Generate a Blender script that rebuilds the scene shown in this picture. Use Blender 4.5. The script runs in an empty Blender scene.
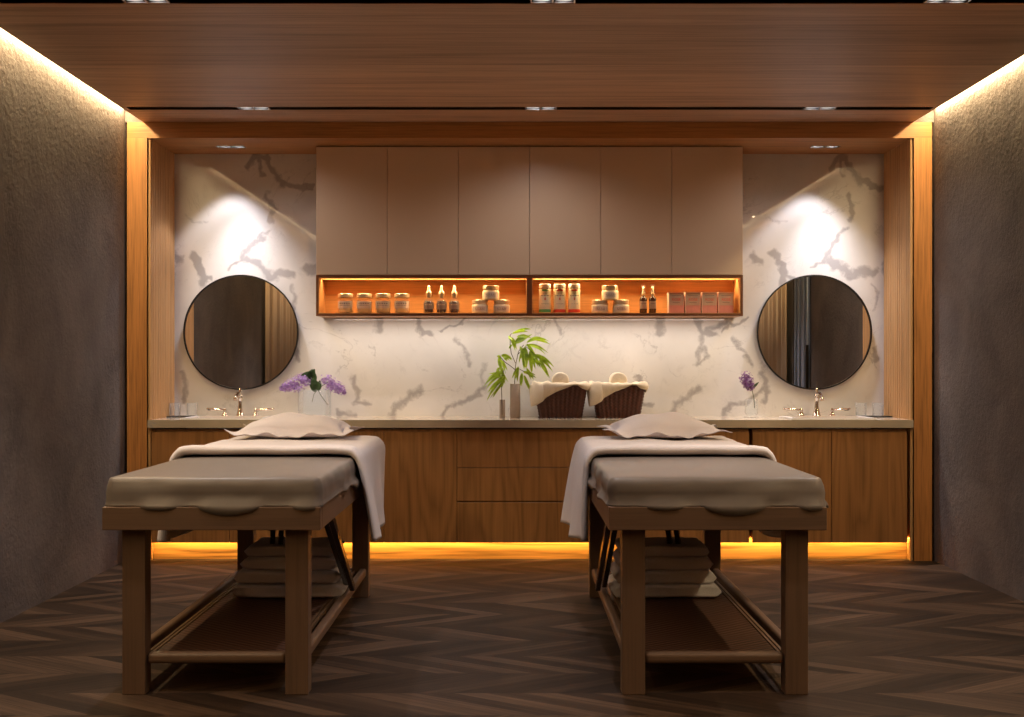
import bpy, bmesh, math, random
import numpy as np
from mathutils import Vector, Matrix, noise as mnoise
random.seed(7)
PI = math.pi
SC = bpy.context.scene
COL = SC.collection
F = 1100.0; HZ = 1.17; VX = 512.0; VY = 366.0

# ---------------------------------------------------------------- helpers
def px(x, Y): return (x - VX) * Y / F
def pz(y, Y): return HZ - (y - VY) * Y / F
def lin(r, g, b):
    f = lambda c: (c / 255) / 12.92 if c / 255 <= 0.04045 else ((c / 255 + 0.055) / 1.055) ** 2.4
    return (f(r), f(g), f(b), 1.0)

def box(bm, x0, x1, y0, y1, z0, z1):
    v = [bm.verts.new((x, y, z)) for x in (x0, x1) for y in (y0, y1) for z in (z0, z1)]
    for f in ((0, 1, 3, 2), (4, 6, 7, 5), (0, 4, 5, 1), (2, 3, 7, 6), (0, 2, 6, 4), (1, 5, 7, 3)):
        bm.faces.new([v[i] for i in f])
    return v

def rot_box(bm, c, size, M):
    v = []
    for x in (-.5, .5):
        for y in (-.5, .5):
            for z in (-.5, .5):
                v.append(bm.verts.new(Vector(c) + M @ Vector((x * size[0], y * size[1], z * size[2]))))
    for f in ((0, 1, 3, 2), (4, 6, 7, 5), (0, 4, 5, 1), (2, 3, 7, 6), (0, 2, 6, 4), (1, 5, 7, 3)):
        bm.faces.new([v[i] for i in f])

def bar(bm, p, q, w, h, up=(0, 0, 1)):
    p, q = Vector(p), Vector(q); d = (q - p)
    y = d.normalized(); x = y.cross(Vector(up)).normalized(); z = x.cross(y)
    M = Matrix((x, y, z)).transposed()
    rot_box(bm, (p + q) / 2, (w, d.length, h), M)

def lathe(bm, prof, c=(0, 0, 0), seg=24, M=None, sx=1, sy=1):
    rings = []
    for r, z in prof:
        ring = []
        for i in range(seg):
            a = 2 * PI * i / seg
            p = Vector((r * math.cos(a) * sx, r * math.sin(a) * sy, z))
            if M is not None: p = M @ p
            ring.append(bm.verts.new(Vector(c) + p))
        rings.append(ring)
    for a, b in zip(rings, rings[1:]):
        for i in range(seg):
            j = (i + 1) % seg
            bm.faces.new((a[i], a[j], b[j], b[i]))
    if prof[0][0] > 1e-6: bm.faces.new(rings[0][::-1])
    if prof[-1][0] > 1e-6: bm.faces.new(rings[-1])
    return rings

def tube(bm, pts, r, seg=8):
    pts = [Vector(p) for p in pts]
    rr = r if isinstance(r, (list, tuple)) else [r] * len(pts)
    rings = []; ref = Vector((0.31, 0.2, 0.93))
    for i, p in enumerate(pts):
        t = (pts[min(i + 1, len(pts) - 1)] - pts[max(i - 1, 0)]).normalized()
        a = t.cross(ref).normalized()
        if a.length < .1: a = t.cross(Vector((1, 0, 0))).normalized()
        b = t.cross(a)
        rings.append([bm.verts.new(p + (a * math.cos(2 * PI * k / seg) + b * math.sin(2 * PI * k / seg)) * rr[i]) for k in range(seg)])
    for a, b in zip(rings, rings[1:]):
        for k in range(seg):
            j = (k + 1) % seg
            bm.faces.new((a[k], a[j], b[j], b[k]))
    bm.faces.new(rings[0][::-1]); bm.faces.new(rings[-1])

def slab_holes(bm, x0, x1, y0, y1, z0, z1, holes):
    xs = sorted({x0, x1, *[h[0] for h in holes], *[h[1] for h in holes]})
    ys = sorted({y0, y1, *[h[2] for h in holes], *[h[3] for h in holes]})
    nx, ny = len(xs) - 1, len(ys) - 1
    def inc(i, j):
        if i < 0 or j < 0 or i >= nx or j >= ny: return False
        cx, cy = (xs[i] + xs[i + 1]) / 2, (ys[j] + ys[j + 1]) / 2
        return not any(h[0] < cx < h[1] and h[2] < cy < h[3] for h in holes)
    def q(*ps): bm.faces.new([bm.verts.new(p) for p in ps])
    for i in range(nx):
        for j in range(ny):
            if not inc(i, j): continue
            a, b, c, d = xs[i], xs[i + 1], ys[j], ys[j + 1]
            q((a, c, z1), (b, c, z1), (b, d, z1), (a, d, z1))
            q((a, c, z0), (a, d, z0), (b, d, z0), (b, c, z0))
            if not inc(i - 1, j): q((a, c, z0), (a, c, z1), (a, d, z1), (a, d, z0))
            if not inc(i + 1, j): q((b, c, z0), (b, d, z0), (b, d, z1), (b, c, z1))
            if not inc(i, j - 1): q((a, c, z0), (b, c, z0), (b, c, z1), (a, c, z1))
            if not inc(i, j + 1): q((a, d, z0), (a, d, z1), (b, d, z1), (b, d, z0))
    bmesh.ops.remove_doubles(bm, verts=bm.verts, dist=1e-6)

def obj(name, bm, mat, parent=None, smooth=False, bevel=0, seg=2, loc=None, sub=0, solid=0):
    bmesh.ops.recalc_face_normals(bm, faces=bm.faces)
    me = bpy.data.meshes.new(name); bm.to_mesh(me); bm.free()
    if smooth:
        for p in me.polygons: p.use_smooth = True
    o = bpy.data.objects.new(name, me); COL.objects.link(o)
    me.materials.append(mat)
    if parent is not None: o.parent = parent
    if loc: o.location = loc
    if solid:
        m = o.modifiers.new('solid', 'SOLIDIFY'); m.thickness = solid; m.offset = -1
    if bevel:
        m = o.modifiers.new('bevel', 'BEVEL'); m.width = bevel; m.segments = seg; m.limit_method = 'ANGLE'; m.angle_limit = 0.6
        m.harden_normals = False
    if sub:
        m = o.modifiers.new('sub', 'SUBSURF'); m.levels = sub; m.render_levels = sub
    return o

def B(): return bmesh.new()

def tag(o, label, cat, group=None):
    o['label'] = label; o['category'] = cat
    if group: o['group'] = group
    return o

def thing(name, label, cat, loc=(0, 0, 0), group=None, rz=0):
    o = bpy.data.objects.new(name, None); COL.objects.link(o); o.empty_display_size = .05
    o.location = loc; o.rotation_euler = (0, 0, rz)
    return tag(o, label, cat, group)

def struct(name, bm, mat, **k):
    o = obj(name, bm, mat, **k); o['kind'] = 'structure'; return o

def dup(root, loc, label, group=None, rz=0):
    r = root.copy(); COL.objects.link(r); r.location = loc; r.rotation_euler = (0, 0, rz); r['label'] = label
    if group: r['group'] = group
    for ch in list(root.children):
        c = ch.copy(); COL.objects.link(c); c.parent = r
        for g in list(ch.children):
            d = g.copy(); COL.objects.link(d); d.parent = c
    return r

# ---------------------------------------------------------------- materials
class NT:
    def __init__(s, name):
        s.m = bpy.data.materials.new(name); s.m.use_nodes = True
        s.t = s.m.node_tree; s.n = s.t.nodes; s.b = s.n['Principled BSDF']; s.out = s.n['Material Output']
    def add(s, typ, **k):
        n = s.n.new(typ)
        for a, v in k.items(): setattr(n, a, v)
        return n
    def link(s, a, b): s.t.links.new(a, b)
    def pos(s, scale=(1, 1, 1), world=False, rot=(0, 0, 0), loc=(0, 0, 0)):
        if world: src = s.add('ShaderNodeNewGeometry').outputs['Position']
        else: src = s.add('ShaderNodeTexCoord').outputs['Object']
        mp = s.add('ShaderNodeMapping'); mp.inputs['Scale'].default_value = scale
        mp.inputs['Rotation'].default_value = rot; mp.inputs['Location'].default_value = loc
        s.link(src, mp.inputs['Vector']); return mp.outputs[0]
    def noise(s, vec, scale=5, detail=4, rough=.5, dist=0):
        n = s.add('ShaderNodeTexNoise'); n.inputs['Scale'].default_value = scale
        n.inputs['Detail'].default_value = detail; n.inputs['Roughness'].default_value = rough
        n.inputs['Distortion'].default_value = dist
        s.link(vec, n.inputs['Vector']); return n.outputs['Fac']
    def ramp(s, fac, stops):
        r = s.add('ShaderNodeValToRGB'); e = r.color_ramp.elements
        e[0].position, e[0].color = stops[0]; e[1].position, e[1].color = stops[-1]
        for p, c in stops[1:-1]:
            q = e.new(p); q.color = c
        s.link(fac, r.inputs[0]); return r.outputs[0]
    def math(s, op, a, b=0.0, c=None):
        n = s.add('ShaderNodeMath', operation=op)
        for i, v in enumerate((a, b) if c is None else (a, b, c)):
            if isinstance(v, (int, float)): n.inputs[i].default_value = v
            else: s.link(v, n.inputs[i])
        return n.outputs[0]
    def mix(s, fac, a, b, blend='MIX'):
        n = s.add('ShaderNodeMix', data_type='RGBA', blend_type=blend)
        for i, v in ((0, fac), (6, a), (7, b)):
            if isinstance(v, (int, float, tuple)): n.inputs[i].default_value = v
            else: s.link(v, n.inputs[i])
        return n.outputs[2]
    def bump(s, h, strength=.2, dist=.01):
        n = s.add('ShaderNodeBump'); n.inputs['Strength'].default_value = strength; n.inputs['Distance'].default_value = dist
        s.link(h, n.inputs['Height']); s.link(n.outputs[0], s.b.inputs['Normal'])
    def set(s, col=None, rough=.5, metal=0, spec=.5, **k):
        if col is not None:
            if isinstance(col, tuple): s.b.inputs['Base Color'].default_value = col
            else: s.link(col, s.b.inputs['Base Color'])
        s.b.inputs['Roughness'].default_value = rough; s.b.inputs['Metallic'].default_value = metal
        s.b.inputs['Specular IOR Level'].default_value = spec
        for a, v in k.items(): s.b.inputs[a.replace('_', ' ')].default_value = v
        return s.m

def plain(name, col, rough=.5, metal=0, spec=.5, nz=.06, nscale=30, **k):
    """a plain surface with a faint procedural mottling"""
    t = NT(name); f = t.noise(t.pos(), nscale, 3)
    d = tuple(c * (1 - nz) for c in col[:3]) + (1,); l = tuple(min(1, c * (1 + nz)) for c in col[:3]) + (1,)
    return t.set(t.ramp(f, [(.3, d), (.7, l)]), rough, metal, spec, **k)

def sc4(c, k): return (c[0] * k, c[1] * k, c[2] * k, 1)

def wood(name, col, axis='z', var=.35, rough=.45, scale=1.0, world=False, planks=None, bump=.1, spec=.4, cath=False):
    t = NT(name)
    s = {'x': (1.2, 26, 26), 'y': (26, 1.2, 26), 'z': (26, 26, 1.2)}[axis]
    v = t.pos(tuple(q * scale for q in s), world)
    f1 = t.noise(v, 1.0, 6, .62, .6)
    s2 = {'x': (3, 120, 120), 'y': (120, 3, 120), 'z': (120, 120, 3)}[axis]
    f2 = t.noise(t.pos(tuple(q * scale for q in s2), world), 1.0, 3, .6)
    f = t.math('ADD', t.math('MULTIPLY', f1, .52), t.math('MULTIPLY', f2, .48))
    if cath:   # cathedral figure
        s3 = {'x': (.55, 5, 5), 'y': (5, .55, 5), 'z': (5, 5, .55)}[axis]
        w = t.noise(t.pos(s3, world), 1.0, 2, .4)
        w = t.math('FRACT', t.math('MULTIPLY', w, 11))
        w = t.math('ABSOLUTE', t.math('SUBTRACT', w, .5))
        f = t.math('ADD', t.math('MULTIPLY', f, .8), t.math('MULTIPLY', w, .35))
    c = t.ramp(f, [(.32, sc4(col, 1 - var)), (.5, col), (.72, sc4(col, 1 + var * .8))])
    if planks:
        ax, w_, off = planks
        sep = t.add('ShaderNodeSeparateXYZ'); t.link(t.pos((1, 1, 1), world), sep.inputs[0])
        q = t.math('DIVIDE', t.math('SUBTRACT', sep.outputs[ax], off), w_)
        fr = t.math('FRACT', q); ln = t.math('LESS_THAN', fr, .010 / w_ * .5)
        wn = t.add('ShaderNodeTexWhiteNoise', noise_dimensions='1D'); t.link(t.math('FLOOR', q), wn.inputs['W'])
        c = t.mix(1.0, c, t.ramp(wn.outputs[0], [(0, (.84, .84, .84, 1)), (1, (1.1, 1.1, 1.1, 1))]), 'MULTIPLY')
        c = t.mix(t.math('MULTIPLY', ln, .75), c, sc4(col, .3))
    t.bump(f, bump, .004)
    return t.set(c, rough, 0, spec)

def marble_nodes(name, attr, base=(.74, .715, .69, 1), rough=.025):
    t = NT(name); p = t.pos((1, 1, 1), True)
    n1 = t.noise(p, 1.6, 8, .62, 1.2)
    v1 = t.math('ABSOLUTE', t.math('SUBTRACT', n1, .5))
    thin = t.ramp(v1, [(0, (1, 1, 1, 1)), (.009, (0, 0, 0, 1))])
    msk = t.ramp(t.noise(p, 3.1, 3), [(.48, (0, 0, 0, 1)), (.62, (1, 1, 1, 1))])
    a = t.math('MULTIPLY', t.math('MULTIPLY', thin, msk), .55)
    n2 = t.noise(p, 6.5, 8, .65, 1.5)
    thin2 = t.ramp(t.math('ABSOLUTE', t.math('SUBTRACT', n2, .5)), [(0, (1, 1, 1, 1)), (.008, (0, 0, 0, 1))])
    msk2 = t.ramp(t.noise(p, 5.3, 2), [(.55, (0, 0, 0, 1)), (.66, (1, 1, 1, 1))])
    a = t.math('ADD', a, t.math('MULTIPLY', t.math('MULTIPLY', thin2, msk2), .42))
    col = t.ramp(t.noise(p, 2.2, 5), [(.3, sc4(base, .86 if attr else .66)), (.7, sc4(base, 1.06))])
    grain = t.noise(p, 160, 2)
    blot = t.ramp(t.noise(p, 9, 7, .75, .8), [(.58, (0, 0, 0, 1)), (.70, (1, 1, 1, 1))])
    a = t.math('ADD', a, t.math('MULTIPLY', blot, .22))
    if attr:
        at = t.add('ShaderNodeAttribute', attribute_name='vein')
        rag = t.math('MULTIPLY', t.noise(p, 30, 9, .8, .8), 2.3)
        va = t.math('SUBTRACT', t.math('MULTIPLY', at.outputs['Fac'], 2.75), rag)
        va = t.ramp(va, [(.05, (0, 0, 0, 1)), (.9, (1, 1, 1, 1))])
        a = t.math('ADD', a, t.math('MULTIPLY', va, .92))
    a = t.math('MINIMUM', t.math('MULTIPLY', a, 1.0 if attr else 1.9), 1.0)
    col = t.mix(a, col, (.38, .36, .36, 1))
    col = t.mix(t.math('MULTIPLY', grain, .05), col, (.5, .46, .42, 1))
    return t.set(col, rough, 0, .65)

M = {}
M['ceil'] = wood('ceiling_wood', lin(186, 148, 120), 'x', .42, .5, .55, True, planks=(1, .626, 4.72 - .626), spec=.3)
M['frame'] = wood('oak_frame_upright', lin(190, 130, 74), 'z', .5, .42, 1.3, True)
M['beam'] = wood('oak_beam', lin(178, 122, 70), 'x', .38, .42, 1.2, True)
M['flute'] = wood('fluted_oak', lin(204, 158, 106), 'z', .26, .5, 1, True)
M['cab'] = wood('cabinet_oak', lin(164, 116, 70), 'z', .34, .42, .55, True, cath=True)
M['plinth'] = wood('plinth_oak', lin(200, 146, 86), 'x', .7, .5, .8, True, cath=True)
M['dark'] = plain('dark_gap', (.012, .009, .008, 1), .6)
M['black'] = plain('black_metal', (.015, .013, .012, 1), .35, .4)
M['bedwood'] = wood('bench_wood', lin(104, 80, 63), 'z', .22, .45, 1.0)
M['bedwood_x'] = wood('bench_wood_across', lin(104, 80, 63), 'x', .22, .45, 1.0)
M['bedwood_y'] = wood('bench_wood_along', lin(104, 80, 63), 'y', .22, .45, 1.0)
M['niche'] = wood('niche_wood', lin(190, 136, 84), 'x', .28, .4, 1.2, True)
M['nichedge'] = wood('niche_edge', lin(112, 64, 34), 'x', .2, .4, 1.2, True)
M['marble'] = marble_nodes('marble_wall', True)
M['marble_top'] = marble_nodes('marble_top', False, (.62, .51, .38, 1), .12)
t = NT('taupe_lacquer'); f = t.noise(t.pos((1, 1, 1), True), 300, 2)
M['lacq'] = t.set(t.ramp(f, [(.3, lin(216, 186, 156)), (.7, lin(222, 193, 163))]), .34, .0, .9)
t = NT('plaster'); p = t.pos((1, 1, 1), True)
a = t.noise(p, 2.2, 8, .6, .6); b = t.noise(p, 38, 6, .65); c = t.noise(p, 4, 3, .5, .3)
ridge = t.ramp(t.math('ABSOLUTE', t.math('SUBTRACT', c, .5)), [(0, (1, 1, 1, 1)), (.02, (0, 0, 0, 1))])
h = t.math('ADD', t.math('ADD', t.math('MULTIPLY', a, .8), t.math('MULTIPLY', b, .6)), t.math('MULTIPLY', ridge, .04))
t.bump(h, .8, .012)
M['plaster'] = t.set(t.ramp(a, [(.3, lin(94, 88, 86)), (.7, lin(124, 115, 110))]), .8, 0, .2)

def floor_mat():
    t = NT('chevron_floor'); sep = t.add('ShaderNodeSeparateXYZ'); t.link(t.pos((1, 1, 1), True), sep.inputs[0])
    X, Y = sep.outputs[0], sep.outputs[1]
    q = t.math('DIVIDE', t.math('SUBTRACT', Y, 3.935 - 40 * .25), .25)
    k = t.math('FLOOR', q); tt = t.math('FRACT', q)
    par = t.math('MODULO', k, 2.0)                       # 0 or 1
    sgn = t.math('SUBTRACT', t.math('MULTIPLY', par, 2.0), 1.0)
    tri = t.math('SUBTRACT', tt, .5)
    u = t.math('SUBTRACT', X, t.math('MULTIPLY', t.math('MULTIPLY', tri, sgn), -.43))
    w = t.math('DIVIDE', u, .125)
    pid = t.math('FLOOR', w); fr = t.math('FRACT', w)
    cv = t.add('ShaderNodeCombineXYZ'); t.link(pid, cv.inputs[0]); t.link(k, cv.inputs[1])
    wn = t.add('ShaderNodeTexWhiteNoise', noise_dimensions='3D'); t.link(cv.outputs[0], wn.inputs['Vector'])
    # grain runs along the plank
    g = t.add('ShaderNodeCombineXYZ')
    t.link(t.math('MULTIPLY', u, 36), g.inputs[0]); t.link(t.math('MULTIPLY', tt, 1.1), g.inputs[1])
    t.link(t.math('MULTIPLY', wn.outputs[0], 57), g.inputs[2])
    gn = t.noise(g.outputs[0], 1.0, 5, .65, .5)
    c0 = t.ramp(wn.outputs[0], [(0, lin(38, 28, 22)), (.5, lin(52, 39, 31)), (1, lin(80, 62, 50))])
    c = t.mix(.75, c0, t.ramp(gn, [(.3, (.4, .38, .37, 1)), (.7, (1.5, 1.5, 1.5, 1))]), 'MULTIPLY')
    e1 = t.math('LESS_THAN', fr, .02); e2 = t.math('LESS_THAN', tt, .012)
    c = t.mix(t.math('MULTIPLY', t.math('MAXIMUM', e1, e2), .7), c, (.008, .005, .004, 1))
    t.bump(gn, .12, .003)
    return t.set(c, .6, 0, .12)
M['floor'] = floor_mat()
M['mirror'] = NT('mirror_glass').set((.80, .76, .72, 1), .0, 1.0)
M['chrome'] = plain('polished_nickel', (.78, .70, .62, 1), .09, 1.0, nz=.02)
M['bowl'] = plain('reflector_silver', (.85, .85, .87, 1), .25, .6, nz=.02)
M['white'] = plain('white_ceramic', (.82, .8, .78, 1), .12, nz=.02)
M['vase'] = plain('grey_ceramic', lin(186, 168, 152), .6, nz=.05)
M['mattress'] = plain('taupe_leatherette', lin(112, 102, 95), .40, spec=.35, nz=.03)
M['braces'] = plain('dark_brown_lacquer', lin(52, 28, 20), .25)
M['tray'] = plain('dark_tray', (.03, .025, .02, 1), .3)
M['stem'] = plain('stem_brown', lin(80, 62, 44), .6)
M['gstem'] = plain('stem_green', lin(74, 84, 48), .6)
M['oil'] = plain('amber_glass', lin(58, 30, 16), .15)
M['label'] = plain('paper_label', lin(206, 188, 168), .6)
M['ink'] = plain('ink', lin(70, 50, 44), .6)
M['red'] = plain('red_print', lin(214, 74, 48), .5)
M['green'] = plain('green_print', lin(90, 160, 96), .5)
M['cap'] = plain('cream_cap', lin(240, 230, 214), .35)
M['lid'] = plain('champagne_lid', lin(226, 200, 164), .28, .5)
M['cream'] = plain('cream_pot', lin(226, 208, 172), .35)
M['pink'] = plain('pink_card', lin(206, 138, 124), .55)
M['tan'] = plain('tan_card', lin(190, 160, 134), .55)
M['rimlight'] = plain('card_rim_light', lin(240, 214, 190), .5)
M['steel'] = plain('steel_cool_highlight', lin(165, 180, 206), .4, .2, nz=.05)  # cool bluish highlights on the strips are put into the base colour
def fabric(name, col, bumpd=.002, rough=.9, sheen=.15, sc=420):
    t = NT(name); p = t.pos()
    f = t.noise(p, sc, 2); g = t.noise(p, 9, 5, .6)
    h = t.math('ADD', t.math('MULTIPLY', f, .3), g)
    t.bump(h, .35, bumpd * 4)
    m = t.set(t.ramp(f, [(.3, sc4(col, .93)), (.7, sc4(col, 1.04))]), rough, 0, .15)
    t.b.inputs['Sheen Weight'].default_value = sheen
    return m
M['sheet'] = fabric('linen_sheet', lin(218, 208, 205))
M['pillow'] = fabric('pillow_linen', lin(228, 219, 220))
M['towel'] = fabric('terry_towel', lin(222, 218, 222), .004, sc=240)
M['liner'] = fabric('basket_liner', lin(236, 220, 194), .003)
M['curtain'] = fabric('tan_curtain', lin(168, 142, 112))
def wicker_mat(name, c1, c2, sx=70, sy=90):
    t = NT(name); p = t.pos((1, 1, 1)); sep = t.add('ShaderNodeSeparateXYZ'); t.link(p, sep.inputs[0])
    a = t.math('SINE', t.math('MULTIPLY', sep.outputs[0], sx * PI)); b = t.math('SINE', t.math('MULTIPLY', sep.outputs[1], sy * PI))
    f = t.math('ADD', t.math('MULTIPLY', t.math('MULTIPLY', a, b), .5), .5)
    f = t.math('ADD', t.math('MULTIPLY', f, .7), t.math('MULTIPLY', t.noise(p, 60, 3), .3))
    t.bump(f, .6, .004)
    return t.set(t.ramp(f, [(.2, c1), (.8, c2)]), .5, 0, .4)
M['rattan'] = wicker_mat('rattan_mat', lin(20, 12, 9), lin(104, 68, 50), 46, 60)
M['basket'] = plain('basket_wicker', lin(78, 40, 28), .38, nz=.3, nscale=60)
M['bamboo'] = wood('bamboo_slat', lin(100, 74, 52), 'y', .25)
def leaf_mat(name, c1, c2):
    t = NT(name); f = t.noise(t.pos((1, 1, 1)), 95 if 'lilac' in name else 22, 3)
    m = t.set(t.ramp(f, [(.3, c1), (.7, c2)]), .42, 0, .45)
    t.b.inputs['Subsurface Weight'].default_value = 0
    tr = t.add('ShaderNodeBsdfTranslucent'); tr.inputs[0].default_value = sc4(c2, 1.3)
    mx = t.add('ShaderNodeMixShader'); mx.inputs[0].default_value = .3
    t.link(t.b.outputs[0], mx.inputs[1]); t.link(tr.outputs[0], mx.inputs[2]); t.link(mx.outputs[0], t.out.inputs[0])
    return m
M['leaf'] = leaf_mat('bright_leaf', lin(40, 78, 14), lin(186, 212, 58))
M['dleaf'] = leaf_mat('dark_leaf', lin(38, 60, 34), lin(70, 96, 56))
M['lilac'] = leaf_mat('lilac_petal', lin(84, 48, 108), lin(192, 156, 212))
M['lilacd'] = leaf_mat('deep_lilac_petal', lin(96, 48, 96), lin(150, 104, 158))
def glass(name, tint=(.97, .98, .98, 1), rough=0.0):
    t = NT(name)
    g = t.add('ShaderNodeBsdfGlossy'); g.inputs['Roughness'].default_value = .03
    tr = t.add('ShaderNodeBsdfTransparent'); tr.inputs[0].default_value = tint
    lw = t.add('ShaderNodeLayerWeight'); lw.inputs[0].default_value = .12
    mx = t.add('ShaderNodeMixShader')
    t.link(t.math('MULTIPLY', lw.outputs['Fresnel'], .35), mx.inputs[0]); t.link(tr.outputs[0], mx.inputs[1]); t.link(g.outputs[0], mx.inputs[2])
    df = t.add('ShaderNodeBsdfDiffuse'); df.inputs[0].default_value = (.9, .9, .9, 1)
    m2 = t.add('ShaderNodeMixShader'); m2.inputs[0].default_value = .05; t.link(mx.outputs[0], m2.inputs[1]); t.link(df.outputs[0], m2.inputs[2])
    t.link(m2.outputs[0], t.out.inputs[0]); return t.m
M['glass'] = glass('clear_glass')
M['glass2'] = glass('jar_glass', (.93, .90, .84, 1))
def emit(name, col, s):
    t = NT(name); e = t.add('ShaderNodeEmission'); e.inputs[0].default_value = col; e.inputs[1].default_value = s
    t.link(e.outputs[0], t.out.inputs[0]); return t.m

# ---------------------------------------------------------------- light levels
COVE_C = (1.0, .74, .40); SPOT_C = (1.0, .95, .95); ORG_C = (1.0, .60, .15); NICHE_C = (1.0, .72, .36)
P_COVE = 105; P_NICHE = 20; P_NICHE2 = 105; P_NEAR = 78; P_FAR = 20; P_FRONT = 5; P_PLINTH = 15; P_BOX = 6.2; P_BACK = 24; P_UNDER = 4.4; BACK_C = (1, .84, .70)
M['lamp'] = emit('lamp_glow', (1, .96, .92, 1), 25)
M['led_org'] = emit('led_orange', (1, .62, .12, 1), 6)

def area(name, loc, sx, sy, energy, col, rot=(0, 0, 0), spread=PI):
    l = bpy.data.lights.new(name, 'AREA'); l.shape = 'RECTANGLE'; l.size = sx; l.size_y = sy; l.energy = energy; l.color = col
    l.spread = spread
    o = bpy.data.objects.new(name, l); COL.objects.link(o); o.location = loc; o.rotation_euler = rot; return o
def spot(name, loc, energy, col, deg, blend, target, r=.03):
    l = bpy.data.lights.new(name, 'SPOT'); l.energy = energy; l.color = col; l.spot_size = math.radians(deg); l.spot_blend = blend
    l.shadow_soft_size = r
    o = bpy.data.objects.new(name, l); COL.objects.link(o); o.location = loc
    o.rotation_euler = (Vector(target) - Vector(loc)).to_track_quat('-Z', 'Y').to_euler(); return o

# ---------------------------------------------------------------- room
XL, XR = -2.325, 2.535           # plaster walls
FXL, FXR = -2.31, 2.52           # portal outer
IXL, IXR = -2.19, 2.412          # portal inner
CE = 2.634; SOF = 2.538; YB = 7.1; YF = 6.6; YR = -1.3
EL, ER = -2.214, 2.408           # edges of the ceiling boards
TOP = 2.82

bm = B(); box(bm, XL - .1, XR + .1, YR - .1, YB + .2, -.1, 0); struct('floor', bm, M['floor'])
bm = B(); box(bm, XL - .1, XL, YR - .1, YB + .2, 0, TOP); struct('wall_left', bm, M['plaster'])
bm = B()                                                      # right wall with a doorway opening
DY0, DY1, DZ = 4.22, 4.82, 2.45
box(bm, XR, XR + .1, YR - .1, DY0, 0, TOP); box(bm, XR, XR + .1, DY1, YB + .2, 0, TOP); box(bm, XR, XR + .1, DY0, DY1, DZ, TOP)
struct('wall_right', bm, M['plaster'])
bm = B(); box(bm, XL, XR, YR - .1, YR, 0, TOP)
for i in range(80):
    x = XL + .03 + i * .0602; box(bm, x, x + .035, YR, YR + .02, 0, TOP)
struct('wall_front', bm, M['flute'])
# the wood ceiling with its two black light slots and the warm cove behind the camera side
FS = (6.218, 6.291); NS = (4.350, 4.449)
bm = B()
slab_holes(bm, EL, ER, 3.40, YF, CE, CE + .03, [(EL + .03, ER - .02, *FS), (EL + .03, ER - .02, *NS)])
struct('ceiling', bm, M['ceil'])
bm = B(); box(bm, EL, ER, YR, 3.20, CE, CE + .03); struct('ceiling.001', bm, M['ceil'])
bm = B(); box(bm, XL - .1, XR + .1, YR - .1, YB + .2, TOP, TOP + .1); struct('ceiling.002', bm, M['plaster'])
for i, (a, b) in enumerate((FS, NS)):
    bm = B(); h = .085
    box(bm, EL + .028, ER - .018, a - .004, a, CE + .004, CE + h); box(bm, EL + .028, ER - .018, b, b + .004, CE + .004, CE + h)
    box(bm, EL + .028, ER - .018, a - .004, b + .004, CE + h, CE + h + .004)
    box(bm, EL + .026, EL + .03, a, b, CE + .004, CE + h); box(bm, ER - .02, ER - .016, a, b, CE + .004, CE + h)
    o = struct('trim_%d' % (i + 1), bm, M['dark'])
# oak portal: uprights and beam
bm = B(); box(bm, FXL, IXL, YF, YF + .10, 0, SOF); box(bm, IXR, FXR, YF, YF + .10, 0, SOF)
box(bm, FXL, IXL - .002, YF + .1, YB, 0, SOF); box(bm, IXR + .002, FXR, YF + .1, YB, 0, SOF)
struct('trim_3', bm, M['frame'])
bm = B(); box(bm, FXL, FXR, YF, YF + .05, SOF, CE); struct('trim_4', bm, M['beam'])
bm = B(); box(bm, XL, XR, YF + .01, YF + .05, CE, TOP); struct('trim_8', bm, M['plaster'])
NX = (-1.755, 1.955); NYC = 6.87
hol = [(x - .092, x + .092, NYC - .035, NYC + .035) for x in NX]
bm = B(); slab_holes(bm, IXL - .1, IXR + .1, YF + .05, YB, SOF, SOF + .02, hol); struct('trim_5', bm, M['beam'])
def flutes(name, x, sgn):
    bm = B(); n = 15; p = (YB - YF - .012) / n; prof = []
    for i in range(n):
        y0 = YF + .012 + i * p
        prof += [(y0 + p * .20, 0), (y0 + p * .20, .012), (y0 + p * .26, .015), (y0 + p * .74, .015), (y0 + p * .80, .012), (y0 + p * .80, 0)]
    pr = [(YF, 0)] + prof + [(YB, 0)]
    lo = [bm.verts.new((x + sgn * d, y, 0)) for y, d in pr]; hi = [bm.verts.new((x + sgn * d, y, SOF)) for y, d in pr]
    for i in range(len(pr) - 1): bm.faces.new((lo[i], lo[i + 1], hi[i + 1], hi[i]))
    return struct(name, bm, M['flute'])
flutes('trim_6', IXL, 1); flutes('trim_7', IXR, -1)
bm = B(); box(bm, XL - .1, XR + .1, YB + .012, YB + .2, 0, TOP); struct('wall_back', bm, M['plaster'])

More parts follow.
